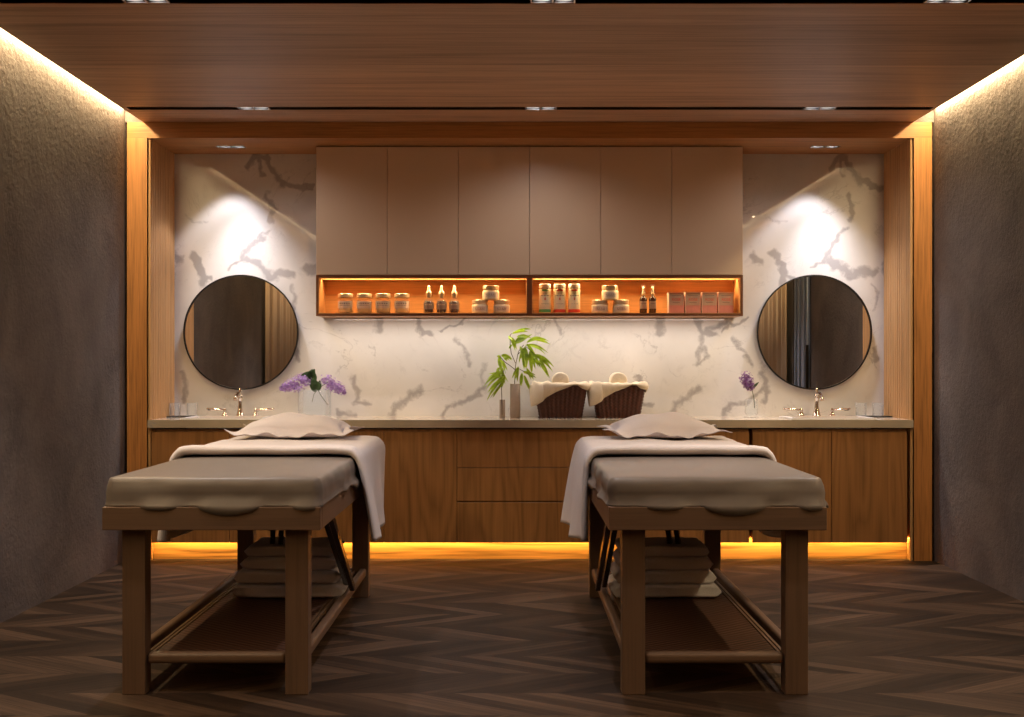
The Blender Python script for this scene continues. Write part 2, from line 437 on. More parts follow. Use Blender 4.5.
# marble panel with hand-placed veins
def marble_wall():
    W = 4.6
    strokes = []
    ctr = [  # (points px, halfwidth px, strength)
        ([(379, 314), (379, 331)], 2.6, .9), ([(413, 312), (419, 328), (425, 334), (433, 335)], 2.0, .9),
        ([(440, 330), (449, 323), (460, 325), (464, 316)], 1.1, .8), ([(454, 338), (462, 348), (471, 364)], 2.2, .7),
        ([(485, 366), (481, 378), (486, 388)], 3.2, .6), ([(355, 377), (359, 388), (357, 401), (368, 405)], 2.0, .8),
        ([(337, 408), (345, 411), (354, 415)], 2.2, .8), ([(392, 415), (394, 406), (404, 401), (411, 394), (419, 389)], 3.2, .75),
        ([(442, 416), (447, 406), (458, 402), (470, 398), (484, 388)], 2.0, .75), ([(371, 345), (377, 348), (375, 355)], .8, .6),
        ([(395, 358), (400, 366), (402, 377)], .8, .5), ([(330, 326), (345, 333)], .7, .5), ([(415, 364), (432, 372)], .8, .5)]
    for d in (0, 281):
        for s in ctr: strokes.append(([(x + d, y) for x, y in s[0]], s[1], s[2]))
    strokes += [([(701, 335), (706, 330), (714, 326), (727, 321)], 2.0, .8), ([(701, 335), (700, 350), (697, 364), (707, 356), (703, 348)], 1.8, .7),
                ([(552, 316), (556, 324), (560, 334)], 2.0, .7), ([(620, 325), (628, 340)], .7, .5)]
    side = [([(193, 254), (200, 265), (203, 274), (203, 283)], 2.6, .95), ([(203, 274), (212, 277)], 1.6, .8), ([(173, 256), (178, 261)], 3.2, .9),
            ([(259, 238), (250, 248), (243, 256), (242, 262)], 2.2, .8), ([(242, 262), (228, 270)], 1.0, .8),
            ([(247, 260), (256, 264), (262, 268), (270, 277), (280, 273), (291, 274)], 2.8, .9), ([(305, 268), (313, 272)], 4, .9),
            ([(290, 285), (295, 296), (293, 308)], 1.6, .7), ([(294, 348), (297, 360)], 2.0, .8), ([(180, 374), (185, 382), (183, 400)], 2.0, .8),
            ([(248, 170), (255, 159), (266, 158), (272, 168), (278, 178), (284, 182), (297, 186), (309, 188)], 1.7, .95),
            ([(258, 158), (262, 176)], 1.5, .8), ([(276, 176), (281, 183)], 3.0, .8), ([(267, 196), (272, 208), (268, 220)], 1.9, .9), ([(187, 217), (197, 222), (206, 221)], 1.4, .6),
            ([(215, 166), (222, 176)], .8, .5), ([(258, 236), (266, 230)], 1.6, .7), ([(220, 200), (226, 208)], .8, .5)]
    for d in (0, 581):
        for s in side: strokes.append(([(x + d, y) for x, y in s[0]], s[1], s[2]))
    k = YB / F
    st = .0075
    xs = np.arange(IXL - .02, IXR + .02 + st, st); zs = np.arange(.80, SOF + .02 + st, st)
    XX, ZZ = np.meshgrid(xs, zs); co = np.zeros((XX.size, 3)); co[:, 0] = XX.ravel(); co[:, 1] = YB; co[:, 2] = ZZ.ravel()
    PX = VX + co[:, 0] / k; PY = VY - (co[:, 2] - HZ) / k
    wx = np.empty(len(co)); wy = np.empty(len(co))
    for i in range(len(co)):
        p = Vector((PX[i] * .045, PY[i] * .045, 3.3)); q = Vector((PX[i] * .16, PY[i] * .16, 9.1))
        wx[i] = mnoise.noise(p) * 5 + mnoise.noise(q) * 3.2; wy[i] = mnoise.noise(p + Vector((17, 5, 2))) * 5 + mnoise.noise(q + Vector((7, 2, 1))) * 3.2
    AX, AY = PX + wx, PY + wy; val = np.zeros(len(co))
    for pts, hw, s in strokes:
        hw *= 2.1
        for (x0, y0), (x1, y1) in zip(pts, pts[1:]):
            m = (AX > min(x0, x1) - 16) & (AX < max(x0, x1) + 16) & (AY > min(y0, y1) - 16) & (AY < max(y0, y1) + 16)
            dx, dy = x1 - x0, y1 - y0; L = dx * dx + dy * dy
            tt = np.clip(((AX[m] - x0) * dx + (AY[m] - y0) * dy) / L, 0, 1)
            d = np.hypot(AX[m] - x0 - tt * dx, AY[m] - y0 - tt * dy)
            v = s * np.clip(1.1 - d / (hw * 1.6), 0, 1)
            val[m] = np.maximum(val[m], v)
    nx, nz = len(xs), len(zs)
    i0 = (np.arange(nz - 1)[:, None] * nx + np.arange(nx - 1)[None, :]).ravel()
    faces = np.stack([i0, i0 + 1, i0 + nx + 1, i0 + nx], 1)
    me = bpy.data.meshes.new('marble'); me.from_pydata(co.tolist(), [], faces.tolist())
    at = me.attributes.new('vein', 'FLOAT', 'POINT'); at.data.foreach_set('value', val.astype(np.float32))
    me.materials.append(M['marble'])
    o = bpy.data.objects.new('wall_marble', me); COL.objects.link(o); o['kind'] = 'structure'
    md = o.modifiers.new('solid', 'SOLIDIFY'); md.thickness = .012; md.offset = -1
marble_wall()

# dark glazed door in the right wall, seen in the mirrors
bm = B(); box(bm, XR + .02, XR + .05, DY0, DY1, 0, DZ); d = struct('door_1', bm, M['black'])
bm = B()
for yy, w in ((DY0 + .06, .03), (DY0 + .17, .05), (DY0 + .30, .07), (DY0 + .45, .03)): box(bm, XR - .005, XR + .02, yy, yy + w, .02, DZ - .02)
o = obj('door_rail', bm, M['steel'], d); o['label'] = 'vertical steel strips'
bm = B(); box(bm, XR - .03, XR - .01, DY1 - .07, DY1 - .045, .85, 1.35); obj('door_handle', bm, M['black'], d)

def curtain(x, y0, y1, label):
    bm = B(); n = 160; lo = []; hi = []
    for i in range(n + 1):
        y = y0 + (y1 - y0) * i / n; dx = .012 * math.sin(i * .5) + .008 * math.sin(i * .23 + 1)
        lo.append(bm.verts.new((x + dx * 1.1, y, .02))); hi.append(bm.verts.new((x + dx, y, 2.6)))
    for i in range(n): bm.faces.new((lo[i], lo[i + 1], hi[i + 1], hi[i]))
    tag(obj('curtain', bm, M['curtain'], smooth=True, solid=.004), label, 'curtain', 'floor length curtains')
curtain(XL + .045, 2.0, 3.92, 'tan floor length curtain along the left plaster wall, seen in the left mirror')
curtain(XR - .045, 2.0, 4.21, 'tan floor length curtain beside the dark door, seen in the right mirror')

# ---------------------------------------------------------------- downlights
def make_downlight():
    t = thing('recessed_downlight', 'x', 'downlight', group='twin recessed downlights')
    W, D, H = .09, .033, .052
    bm = B(); slab_holes(bm, -W, W, -D, D, 0, .004, [(-.084, -.004, -D + .004, D - .004), (.004, .084, -D + .004, D - .004)])
    obj('trim_plate', bm, M['bowl'], t)
    bm = B(); box(bm, -W, W, -D, D, H, H + .004); box(bm, -W, -W + .002, -D, D, .004, H); box(bm, W - .002, W, -D, D, .004, H)
    box(bm, -.002, .002, -D, D, .004, H); box(bm, -W, W, -D, -D + .002, .004, H); box(bm, -W, W, D - .002, D, .004, H)
    obj('housing', bm, M['dark'], t)
    for sx in (-.044, .044):
        bm = B(); seg = 24
        pr = [(.031, .006), (.030, .014), (.026, .028), (.018, .040), (.012, .044)]
        rings = []
        for r, z in pr: rings.append([bm.verts.new((sx + r * 1.22 * math.cos(2 * PI * i / seg), r * .92 * math.sin(2 * PI * i / seg), z)) for i in range(seg)])
        for a, b in zip(rings, rings[1:]):
            for i in range(seg): bm.faces.new((a[i], a[(i + 1) % seg], b[(i + 1) % seg], b[i]))
        r_ = obj('reflector', bm, M['bowl'], t, smooth=True)
        bm = B(); lathe(bm, [(.013, .0425), (.013, .046)], (sx, 0, 0), 16); obj('lamp', bm, M['lamp'], r_)
    return t
CX3 = (-1.47, .164, 1.75)
dl = make_downlight(); first = True
names = {0: 'left end', 1: 'middle', 2: 'right end'}
spots = []
for row, (Yc, txt) in enumerate(((sum(FS) / 2, 'far ceiling slot'), (4.405, 'near ceiling slot'))):
    for i, x in enumerate(CX3):
        lab = 'twin recessed downlight, %s of the %s' % (names[i], txt)
        if first: dl.location = (x, Yc, CE); dl['label'] = lab; first = False
        else: dup(dl, (x, Yc, CE), lab)
        if row == 0: spot('far_spot', (x, Yc, CE - .006), P_FAR, SPOT_C, 150, 1, (x, Yc - .05, 0))
        else: spot('near_spot', (x, Yc, CE - .006), P_NEAR, SPOT_C, 76, .8, (x, Yc + .1, 0))
for i, x in enumerate(NX):
    dup(dl, (x, NYC, SOF), 'twin recessed downlight in the alcove soffit above the %s round mirror' % ('left' if i == 0 else 'right'))
    spot('alcove_spot', (x - .044, NYC, SOF - .006), P_NICHE, (.97, .93, 1.0), 84, .35, (x - .03, NYC + .02, 0), .022)
    spot('alcove_spot', (x + .044, NYC, SOF - .006), P_NICHE2, (.97, .93, 1.0), 64, 1.0, (x + .03, NYC + .03, 0), .022)
for x in CX3: spot('front_spot', (x, 2.95, CE - .006), P_FRONT, SPOT_C, 80, .6, (x, 3.05, 0))

# ---------------------------------------------------------------- cove and strip lighting
for x, s in ((XL + .022, 1), (XR - .022, -1)):
    area('cove_light', (x, (YR + YF) / 2, TOP - .10), .03, YF - YR - .05, P_COVE, COVE_C, (0, 0, 0))
area('rear_cove', (.1, 3.30, TOP - .03), 4.4, .12, P_BACK, BACK_C)
area('plinth_led', (.111, 6.6500, .131), 4.58, .008, P_PLINTH, ORG_C, (.2, 0, 0))

# ---------------------------------------------------------------- lower cabinets
YD = 6.62
bm = B(); box(bm, IXL + .008, IXR - .008, 6.682, 6.70, 0, .133); o = struct('baseboard_back', bm, M['plinth'])
def panel(name, x0, x1, z0, z1, parent, mat, Y=YD, th=.02, g=.0018):
    bm = B(); box(bm, x0 + g, x1 - g, Y, Y + th, z0 + g, z1 - g)
    return obj(name, bm, mat, parent, bevel=.0012, seg=1)
ZB, ZT = .105, .776
def base_cab(xa, xb, label, fronts):
    X0, X1 = px(xa, YD), px(xb, YD)
    t = thing('base_cabinet', label, 'cabinet', (0, 0, 0), 'oak base cabinets under the marble counter')
    bm = B(); box(bm, X0 + .002, X1 - .002, YD + .021, YB - .005, .134, .79); box(bm, X0 + .002, X1 - .002, YD + .0203, YD + .0235, .108, .134); obj('carcass', bm, M['cab'], t)  # second box: lip added to block LED light through the door gaps
    for kind, a, b, z0, z1 in fronts: panel(kind, px(a, YD), px(b, YD), z0, z1, t, M['cab'])
    return t
base_cab(151, 308.2, 'left oak base cabinet with two flat doors, behind the left massage table', [('door', 151, 229.6, ZB, ZT), ('door', 229.6, 308.2, ZB, ZT)])
z1, z2 = pz(501.7, YD), pz(467.5, YD)
base_cab(311.2, 749.5, 'wide middle oak base cabinet with three stacked drawers between flat doors',
         [('door', 311.2, 384, ZB, ZT), ('door', 384, 457, ZB, ZT), ('drawer', 457, 603.5, ZB, z1 - .002), ('drawer', 457, 603.5, z1 + .002, z2), ('drawer', 457, 603.5, z2, ZT),
          ('door', 603.5, 676.5, ZB, ZT), ('door', 676.5, 749.5, ZB, ZT)])
base_cab(752.3, 907.5, 'right oak base cabinet with two flat doors, beside the right oak upright', [('door', 752.3, 831.6, ZB, ZT), ('door', 831.6, 907.5, ZB, ZT)])

# counter with two sink openings
SX = (-1.742, 1.942); CT = .846
holes = [(x - .235, x + .235, 6.665, 6.915) for x in SX]
bm = B(); slab_holes(bm, IXL + .001, IXR - .001, YF + .004, YB, CT - .047, CT, holes)
tag(obj('countertop', bm, M['marble_top']), 'long pale marble counter running across all the oak base cabinets', 'countertop')
for i, x in enumerate(SX):
    bm = B(); a, b, c, d = holes[i]; a += .002; b -= .002; c += .002; d -= .002; z0, z1_ = .70, CT - .012
    box(bm, a, b, c, d, z0 - .012, z0); box(bm, a, a + .012, c, d, z0, z1_); box(bm, b - .012, b, c, d, z0, z1_)
    box(bm, a, b, c, c + .012, z0, z1_); box(bm, a, b, d - .012, d, z0, z1_)
    slab_holes(bm, a - .022, b + .022, c - .048, d + .030, CT + .0005, CT + .010, [(a + .012, b - .012, c + .012, d - .012)]); box(bm, a, b, c, c + .012, z1_, CT + .001); box(bm, a, b, d - .012, d, z1_, CT + .001)  # raised white rim added to catch the spot as a bright strip
    t = obj('sink', bm, M['white']); tag(t, 'white rectangular sink set in the counter below the %s round mirror' % ('left', 'right')[i], 'sink', 'counter sinks')
    bm = B(); lathe(bm, [(.022, 0), (.022, .004), (.014, .006)], (x, 6.79, z0), 20); obj('drain', bm, M['chrome'], t)

def make_faucet():
    t = thing('faucet', 'x', 'faucet', (0, 0, 0), 'widespread counter faucets')
    bm = B(); lathe(bm, [(.031, 0), (.032, .006), (.024, .014), (.017, .045), (.012, .085), (.014, .105), (.016, .118), (.018, .130), (.014, .142), (.008, .150), (.007, .158), (.011, .166), (.007, .176), (.002, .184), (0.0001, .186)], seg=20)
    obj('body', bm, M['chrome'], t, smooth=True)
    bm = B(); pts = []
    for k in range(13):
        a = k / 12 * PI * .95
        pts.append((0, -.012 - .055 * (1 - math.cos(a)), .128 + .022 * math.sin(a) - .022 * max(0, k - 7) / 5))
    tube(bm, pts, [.011] * 10 + [.012, .014, .0145], 12); obj('spout', bm, M['chrome'], t, smooth=True)
    for s in (-1, 1):
        hx = s * .098
        bm = B(); lathe(bm, [(.025, 0), (.026, .005), (.019, .014), (.010, .032), (.010, .038), (.012, .044), (.008, .052), (.003, .058)], (hx, 0, 0), 18)
        h = obj('handle', bm, M['chrome'], t, smooth=True)
        bm = B(); tube(bm, [(hx, 0, .046), (hx + s * .03, 0, .047), (hx + s * .07, 0, .048), (hx + s * .108, 0, .049)], [.006, .0075, .010, .008], 10)
        lathe(bm, [(.0001, -.008), (.0075, -.004), (.0075, .004), (.0001, .008)], (hx + s * .110, 0, .052), 10)
        obj('lever', bm, M['chrome'], h, smooth=True)
    return t
f = make_faucet(); f.location = (px(240.3, 6.99), 6.99, CT); f['label'] = 'polished three piece faucet behind the left sink, below the left mirror'
dup(f, (px(816.6, 6.99), 6.99, CT), 'polished three piece faucet behind the right sink, below the right mirror')

# mirrors
def make_mirror():
    t = thing('round_mirror', 'x', 'mirror', (0, 0, 0), 'round wall mirrors')
    R_ = .362; Mx = Matrix.Rotation(PI / 2, 3, 'X')
    bm = B(); lathe(bm, [(R_ - .03, 0), (R_ - .03, .028)], (0, 0, 0), 64, Mx); obj('backing', bm, M['black'], t, smooth=False)
    bm = B(); lathe(bm, [(0.0001, .030), (R_, .030), (R_, .028), (0.0001, .028)], (0, 0, 0), 128, Mx); obj('glass', bm, M['mirror'], t)
    bm = B()
    prof = [(R_ - .001, .026), (R_ + .008, .026), (R_ + .008, .038), (R_ - .001, .038)]; seg = 128; rings = []
    for r, z in prof: rings.append([bm.verts.new(Mx @ Vector((r * math.cos(2 * PI * i / seg), r * math.sin(2 * PI * i / seg), z))) for i in range(seg)])
    for a, b in zip(rings, rings[1:] + rings[:1]):
        for i in range(seg): bm.faces.new((a[i], a[(i + 1) % seg], b[(i + 1) % seg], b[i]))
    obj('frame', bm, M['black'], t)
    return t
m = make_mirror(); MY = 7.062
m.location = (px(240.8, MY), YB - .001, pz(332.3, MY)); m['label'] = 'round black rimmed mirror on the marble left of the wall cabinets'
dup(m, (px(814.6, MY), YB - .001, pz(332.3, MY)), 'round black rimmed mirror on the marble right of the wall cabinets')

# ---------------------------------------------------------------- wall cabinets
YU = 6.84; UZ = 1.736; LZ = 1.481
SE = [316, 387.2, 458.4, 529.5, 600.6, 671.8, 743]
for u in (0, 1):
    s = SE[3 * u:3 * u + 4]; X0, X1 = px(s[0], YU), px(s[3], YU)
    t = thing('wall_cabinet', '%s wall cabinet with three taupe doors over a lit open shelf' % ('left hand', 'right hand')[u], 'cabinet', (0, 0, 0), 'taupe wall cabinets')
    bm = B(); box(bm, X0 + .001, X1 - .001, YU + .02, YB - .002, UZ + .002, SOF - .004); obj('carcass', bm, M['lacq'], t)
    for a, b in zip(s, s[1:]): panel('door', px(a, YU), px(b, YU), UZ, SOF - .004, t, M['lacq'], YU, .0195, .0012)
    e = .019
    bm = B()
    box(bm, X0, X1, YU, YB - .002, LZ, LZ + e); box(bm, X0, X1, YU, YU + .078, UZ - e, UZ - .001); box(bm, X0, X1, YU + .105, YB - .002, UZ - e, UZ - .001); box(bm, X0, X1, YU + .078, YU + .105, UZ - .004, UZ - .001)
    box(bm, X0, X0 + e, YU, YB - .002, LZ + e, UZ - e); box(bm, X1 - e, X1, YU, YB - .002, LZ + e, UZ - e)
    sh = obj('open_shelf', bm, M['niche'], t); sh['label'] = 'warm lit oak open shelf'
    bm = B(); w = .0006; z0, z1_ = LZ, UZ - .001
    for (a, b, c, d) in ((X0, X1, z0, z0 + e - .004), (X0, X1, z1_ - e + .004, z1_), (X0, X0 + e - .004, z0 + e - .004, z1_ - e + .004), (X1 - e + .004, X1, z0 + e - .004, z1_ - e + .004)):
        box(bm, a, b, YU - .001, YU, c, d)
    obj('shelf_edge', bm, M['nichedge'], sh)
    bm = B(); box(bm, X0 + e, X1 - e, YB - .022, YB - .004, LZ + e, UZ - e); obj('back_panel', bm, M['niche'], sh)
    xm = (X0 + X1) / 2
    area('shelf_led', (xm, YU + .0915, UZ - .006), X1 - X0 - 2 * e - .01, .016, P_BOX, NICHE_C)
    area('under_led', (xm, 6.895, LZ - .004), X1 - X0 - .06, .07, P_UNDER, (1, .88, .76))

# ---------------------------------------------------------------- products on the shelf
ZS = LZ + .019 + .0005
def text_mesh(name, body, size, loc, mat, parent, rot=(PI / 2, 0, 0)):
    cu = bpy.data.curves.new(name, 'FONT'); cu.body = body; cu.size = size; cu.align_x = 'CENTER'; cu.align_y = 'CENTER'; cu.extrude = .0003
    tmp = bpy.data.objects.new('tmp', cu); COL.objects.link(tmp)
    dg = bpy.context.evaluated_depsgraph_get(); me = bpy.data.meshes.new_from_object(tmp.evaluated_get(dg)); bpy.data.objects.remove(tmp)
    me.materials.clear(); me.materials.append(mat)
    o = bpy.data.objects.new(name, me); COL.objects.link(o); o.parent = parent; o.location = loc; o.rotation_euler = rot
    return o
def band(bm, r, z0, z1, a0=-160, a1=-20, n=14):
    lo = [bm.verts.new((r * math.cos(math.radians(a0 + (a1 - a0) * i / n)), r * math.sin(math.radians(a0 + (a1 - a0) * i / n)), z0)) for i in range(n + 1)]
    hi = [bm.verts.new((v.co.x, v.co.y, z1)) for v in lo]
    for i in range(n): bm.faces.new((lo[i], lo[i + 1], hi[i + 1], hi[i]))
def marks(bm, r, z, n, w=.004, h=.005, span=50):
    for i in range(n):
        a = math.radians(-90 - span / 2 + span * (i / (n - 1) if n > 1 else .5)); c = Vector((r * math.cos(a), r * math.sin(a), z))
        Mz = Matrix.Rotation(a + PI / 2, 3, 'Z'); rot_box(bm, c, (w, .0008, h), Mz)
YP = 6.94; K = YP / F
# clear jars
j = thing('glass_jar', 'x', 'jar', group='clear cosmetic jars on the lit shelf')
bm = B(); lathe(bm, [(.040, 0), (.047, .005), (.048, .02), (.048, .072), (.044, .084), (.037, .090), (.037, .100)], seg=28); obj('body', bm, M['glass2'], j, smooth=True)
bm = B(); lathe(bm, [(.036, .004), (.042, .008), (.042, .058), (.038, .06)], seg=24); obj('cream_fill', bm, M['cream'], j, smooth=True)
bm = B(); band(bm, .0485, .032, .076); lb = obj('label', bm, M['label'], j)
bm = B(); marks(bm, .0488, .062, 5, .006, .008, 70); marks(bm, .0488, .050, 7, .004, .004, 70); obj('print', bm, M['ink'], lb)
bm = B(); lathe(bm, [(.046, .100), (.047, .102), (.047, .122), (.044, .125)], seg=28); obj('lid', bm, M['lid'], j, smooth=False)
pos = ['leftmost', 'second from the left', 'third from the left', 'rightmost']
for i, x in enumerate((345.6, 364.4, 383.1, 402)):
    L = (px(x, YP), YP, ZS); lab = 'clear glass jar, %s of the four on the shelf' % pos[i]
    if i == 0: j.location = L; j['label'] = lab
    else: dup(j, L, lab)
# dropper bottles
j = thing('dropper_bottle', 'x', 'bottle', group='glass dropper bottles on the lit shelf')
bm = B(); lathe(bm, [(.028, 0), (.032, .003), (.033, .012), (.033, .070), (.028, .084), (.014, .094), (.013, .100)], seg=24); obj('body', bm, M['glass2'], j, smooth=True)
bm = B(); lathe(bm, [(.025, .006), (.028, .010), (.028, .074), (.020, .080)], seg=20); obj('serum', bm, M['oil'], j, smooth=True)
bm = B(); band(bm, .0335, .026, .068); lb = obj('label', bm, plain('grey_label', lin(120, 104, 96), .6), j)
bm = B(); marks(bm, .0338, .055, 4, .005, .007, 60); obj('print', bm, M['label'], lb)
bm = B(); lathe(bm, [(.014, .100), (.015, .101), (.015, .110), (.019, .118), (.020, .127), (.017, .138), (.009, .146), (.0085, .168), (.006, .176), (.0005, .178)], seg=18); obj('dropper_cap', bm, M['lid'], j, smooth=True)
for i, x in enumerate((428.8, 441.6, 454.3)):
    L = (px(x, YP), YP, ZS); lab = 'slim dropper bottle with grey label, %s of the three' % ('left', 'middle', 'right')[i]
    if i == 0: j.location = L; j['label'] = lab
    else: dup(j, L, lab)
# cream pots in two little pyramids
j = thing('cream_pot', 'x', 'jar', group='cream pots stacked in pyramids')
bm = B(); lathe(bm, [(.048, 0), (.051, .003), (.052, .010), (.052, .052), (.048, .056)], seg=28); bd = obj('body', bm, M['cream'], j, smooth=True)
bm = B(); band(bm, .0525, .012, .044, -150, -30); lb = obj('label', bm, M['label'], j)
bm = B(); marks(bm, .0528, .032, 6, .006, .004, 60); marks(bm, .0528, .022, 8, .005, .003, 60); obj('print', bm, M['ink'], lb)
bm = B(); lathe(bm, [(.044, .056), (.049, .060), (.050, .063), (.050, .082), (.047, .085)], seg=28); obj('lid', bm, M['lid'], j, smooth=False)
first = True
for c, xs_ in (('left', (480, 501.7, 490.8)), ('right', (599.8, 621, 610))):
    for k, x in enumerate(xs_):
        top = k == 2
        L = (px(x, YP), YP, ZS + (.0856 if top else 0)); lab = 'cream pot, %s of the pyramid on the %s open shelf' % (('lower left', 'lower right', 'topmost')[k], c)
        if first: j.location = L; j['label'] = lab; r = j; first = False
        else: r = dup(j, L, lab)
        if top: r.scale = (1.02, 1.02, 1.06)
# tall pump-free lotion bottles with white caps
for i, (x, c, cn) in enumerate(((544.9, 'green', 'green'), (559.6, 'red', 'red'), (574.2, 'red', 'red'))):
    lab = ['white capped lotion bottle with green print, beside the shelf divider', 'white capped lotion bottle with red print, next to the green printed one', 'white capped lotion bottle with red print, beside the cream pot pyramid'][i]
    j = thing('lotion_bottle', lab, 'bottle', (px(x, YP), YP, ZS), 'lotion bottles on the lit shelf')
    bm = B(); lathe(bm, [(.034, 0), (.037, .002), (.0375, .008), (.0375, .150), (.034, .157)], seg=28); obj('body', bm, M['cream'], j, smooth=True)
    bm = B(); lathe(bm, [(.0378, .006), (.0378, .026)], seg=28); obj('base_band', bm, M[c], j)
    bm = B(); band(bm, .0379, .140, .151, -120, -60); obj('shoulder_print', bm, M[c], j)
    bm = B(); marks(bm, .0379, .112, 6, .0045, .006, 75); marks(bm, .0379, .125, 3, .003, .003, 30); marks(bm, .0379, .060, 8, .004, .002, 70); obj('print', bm, M['ink'], j)
    bm = B(); marks(bm, .0379, .090, 1, .008, .012, 1); marks(bm, .0379, .100, 1, .004, .005, 1); obj('emblem', bm, M['red'], j)
    bm = B(); lathe(bm, [(.036, .159), (.037, .161), (.037, .182), (.034, .186)], seg=28); obj('cap', bm, M['cap'], j)
# dark amber bottles
j = thing('amber_bottle', 'x', 'bottle', group='dark amber bottles on the lit shelf')
bm = B(); lathe(bm, [(.020, 0), (.023, .003), (.023, .092), (.018, .102), (.010, .108), (.010, .112)], seg=20); obj('body', bm, M['oil'], j, smooth=True)
bm = B(); band(bm, .0234, .030, .078); lb = obj('label', bm, plain('taupe_label', lin(150, 128, 112), .6), j)
bm = B(); marks(bm, .0237, .062, 4, .004, .004, 60); obj('print', bm, M['ink'], lb)
bm = B(); lathe(bm, [(.013, .112), (.017, .120), (.017, .132), (.009, .146), (.008, .158), (.011, .168), (.013, .178), (.010, .180)], seg=18); obj('stopper', bm, M['glass2'], j, smooth=True)
bm = B(); lathe(bm, [(.009, .114), (.012, .122), (.006, .134), (.005, .150), (.007, .170)], seg=14); obj('stopper_core', bm, M['lid'], j, smooth=True)
for i, x in enumerate((643.2, 652.6)):
    L = (px(x, YP), YP, ZS); lab = 'dark amber bottle with pale stopper, %s of the pair' % ('left', 'right')[i]
    if i == 0: j.location = L; j['label'] = lab
    else: dup(j, L, lab)
# pink cartons
j = thing('carton', 'x', 'box', group='pink cartons at the right end of the shelf')
w = 7.6 * K
bm = B(); box(bm, -w, w, -.035, .035, 0, .132); obj('body', bm, M['pink'], j, bevel=.001, seg=1)
bm = B(); box(bm, -w + .003, w - .003, -.0358, -.035, .05, .126); lb = obj('front_panel', bm, M['tan'], j)
bm = B()
box(bm, -w, w, -.036, .036, .1295, .1335); box(bm, -w - .0005, -w + .003, -.036, .036, 0, .1295)
obj('rim_light_strip', bm, M['rimlight'], j)  # rim light on the carton edges, painted as pale strips
text_mesh('lettering', 'ROSE', .024, (0, -.0362, .086), M['red'], lb)
bm = B(); box(bm, -.03, .03, -.0362, -.0358, .110, .112); box(bm, -.022, .022, -.0362, -.0358, .066, .068); obj('print', bm, M['ink'], lb)
for i, x in enumerate((675.5, 692.1, 708.6, 725)):
    L = (px(x, YP), YP, ZS); lab = 'small pink carton with tan front panel, %s of the four' % pos[i]
    if i == 0: j.location = L; j['label'] = lab
    else: dup(j, L, lab)

# ---------------------------------------------------------------- massage tables
def rrect(hx, hy, r, n):
    """n points round a rounded rectangle centred on 0; returns (pos, outward normal)"""
    segs = [(hx - r, hy - r, 0), (-(hx - r), hy - r, 90), (-(hx - r), -(hy - r), 180), (hx - r, -(hy - r), 270)]
    pts = []; na = 8
    for k, (cx, cy, a0) in enumerate(segs):
        for i in range(na + 1):
            a = math.radians(a0 + 90 * i / na); pts.append((Vector((cx + r * math.cos(a), cy + r * math.sin(a))), Vector((math.cos(a), math.sin(a)))))
        nx_ = segs[(k + 1) % 4]; a1 = math.radians(a0 + 90)
        p0 = pts[-1][0]; p1 = Vector((nx_[0] + r * math.cos(a1), nx_[1] + r * math.sin(a1)))
        m = max(2, int((p1 - p0).length / n))
        for i in range(1, m): pts.append((p0.lerp(p1, i / m), pts[-1][1].copy()))
    return pts

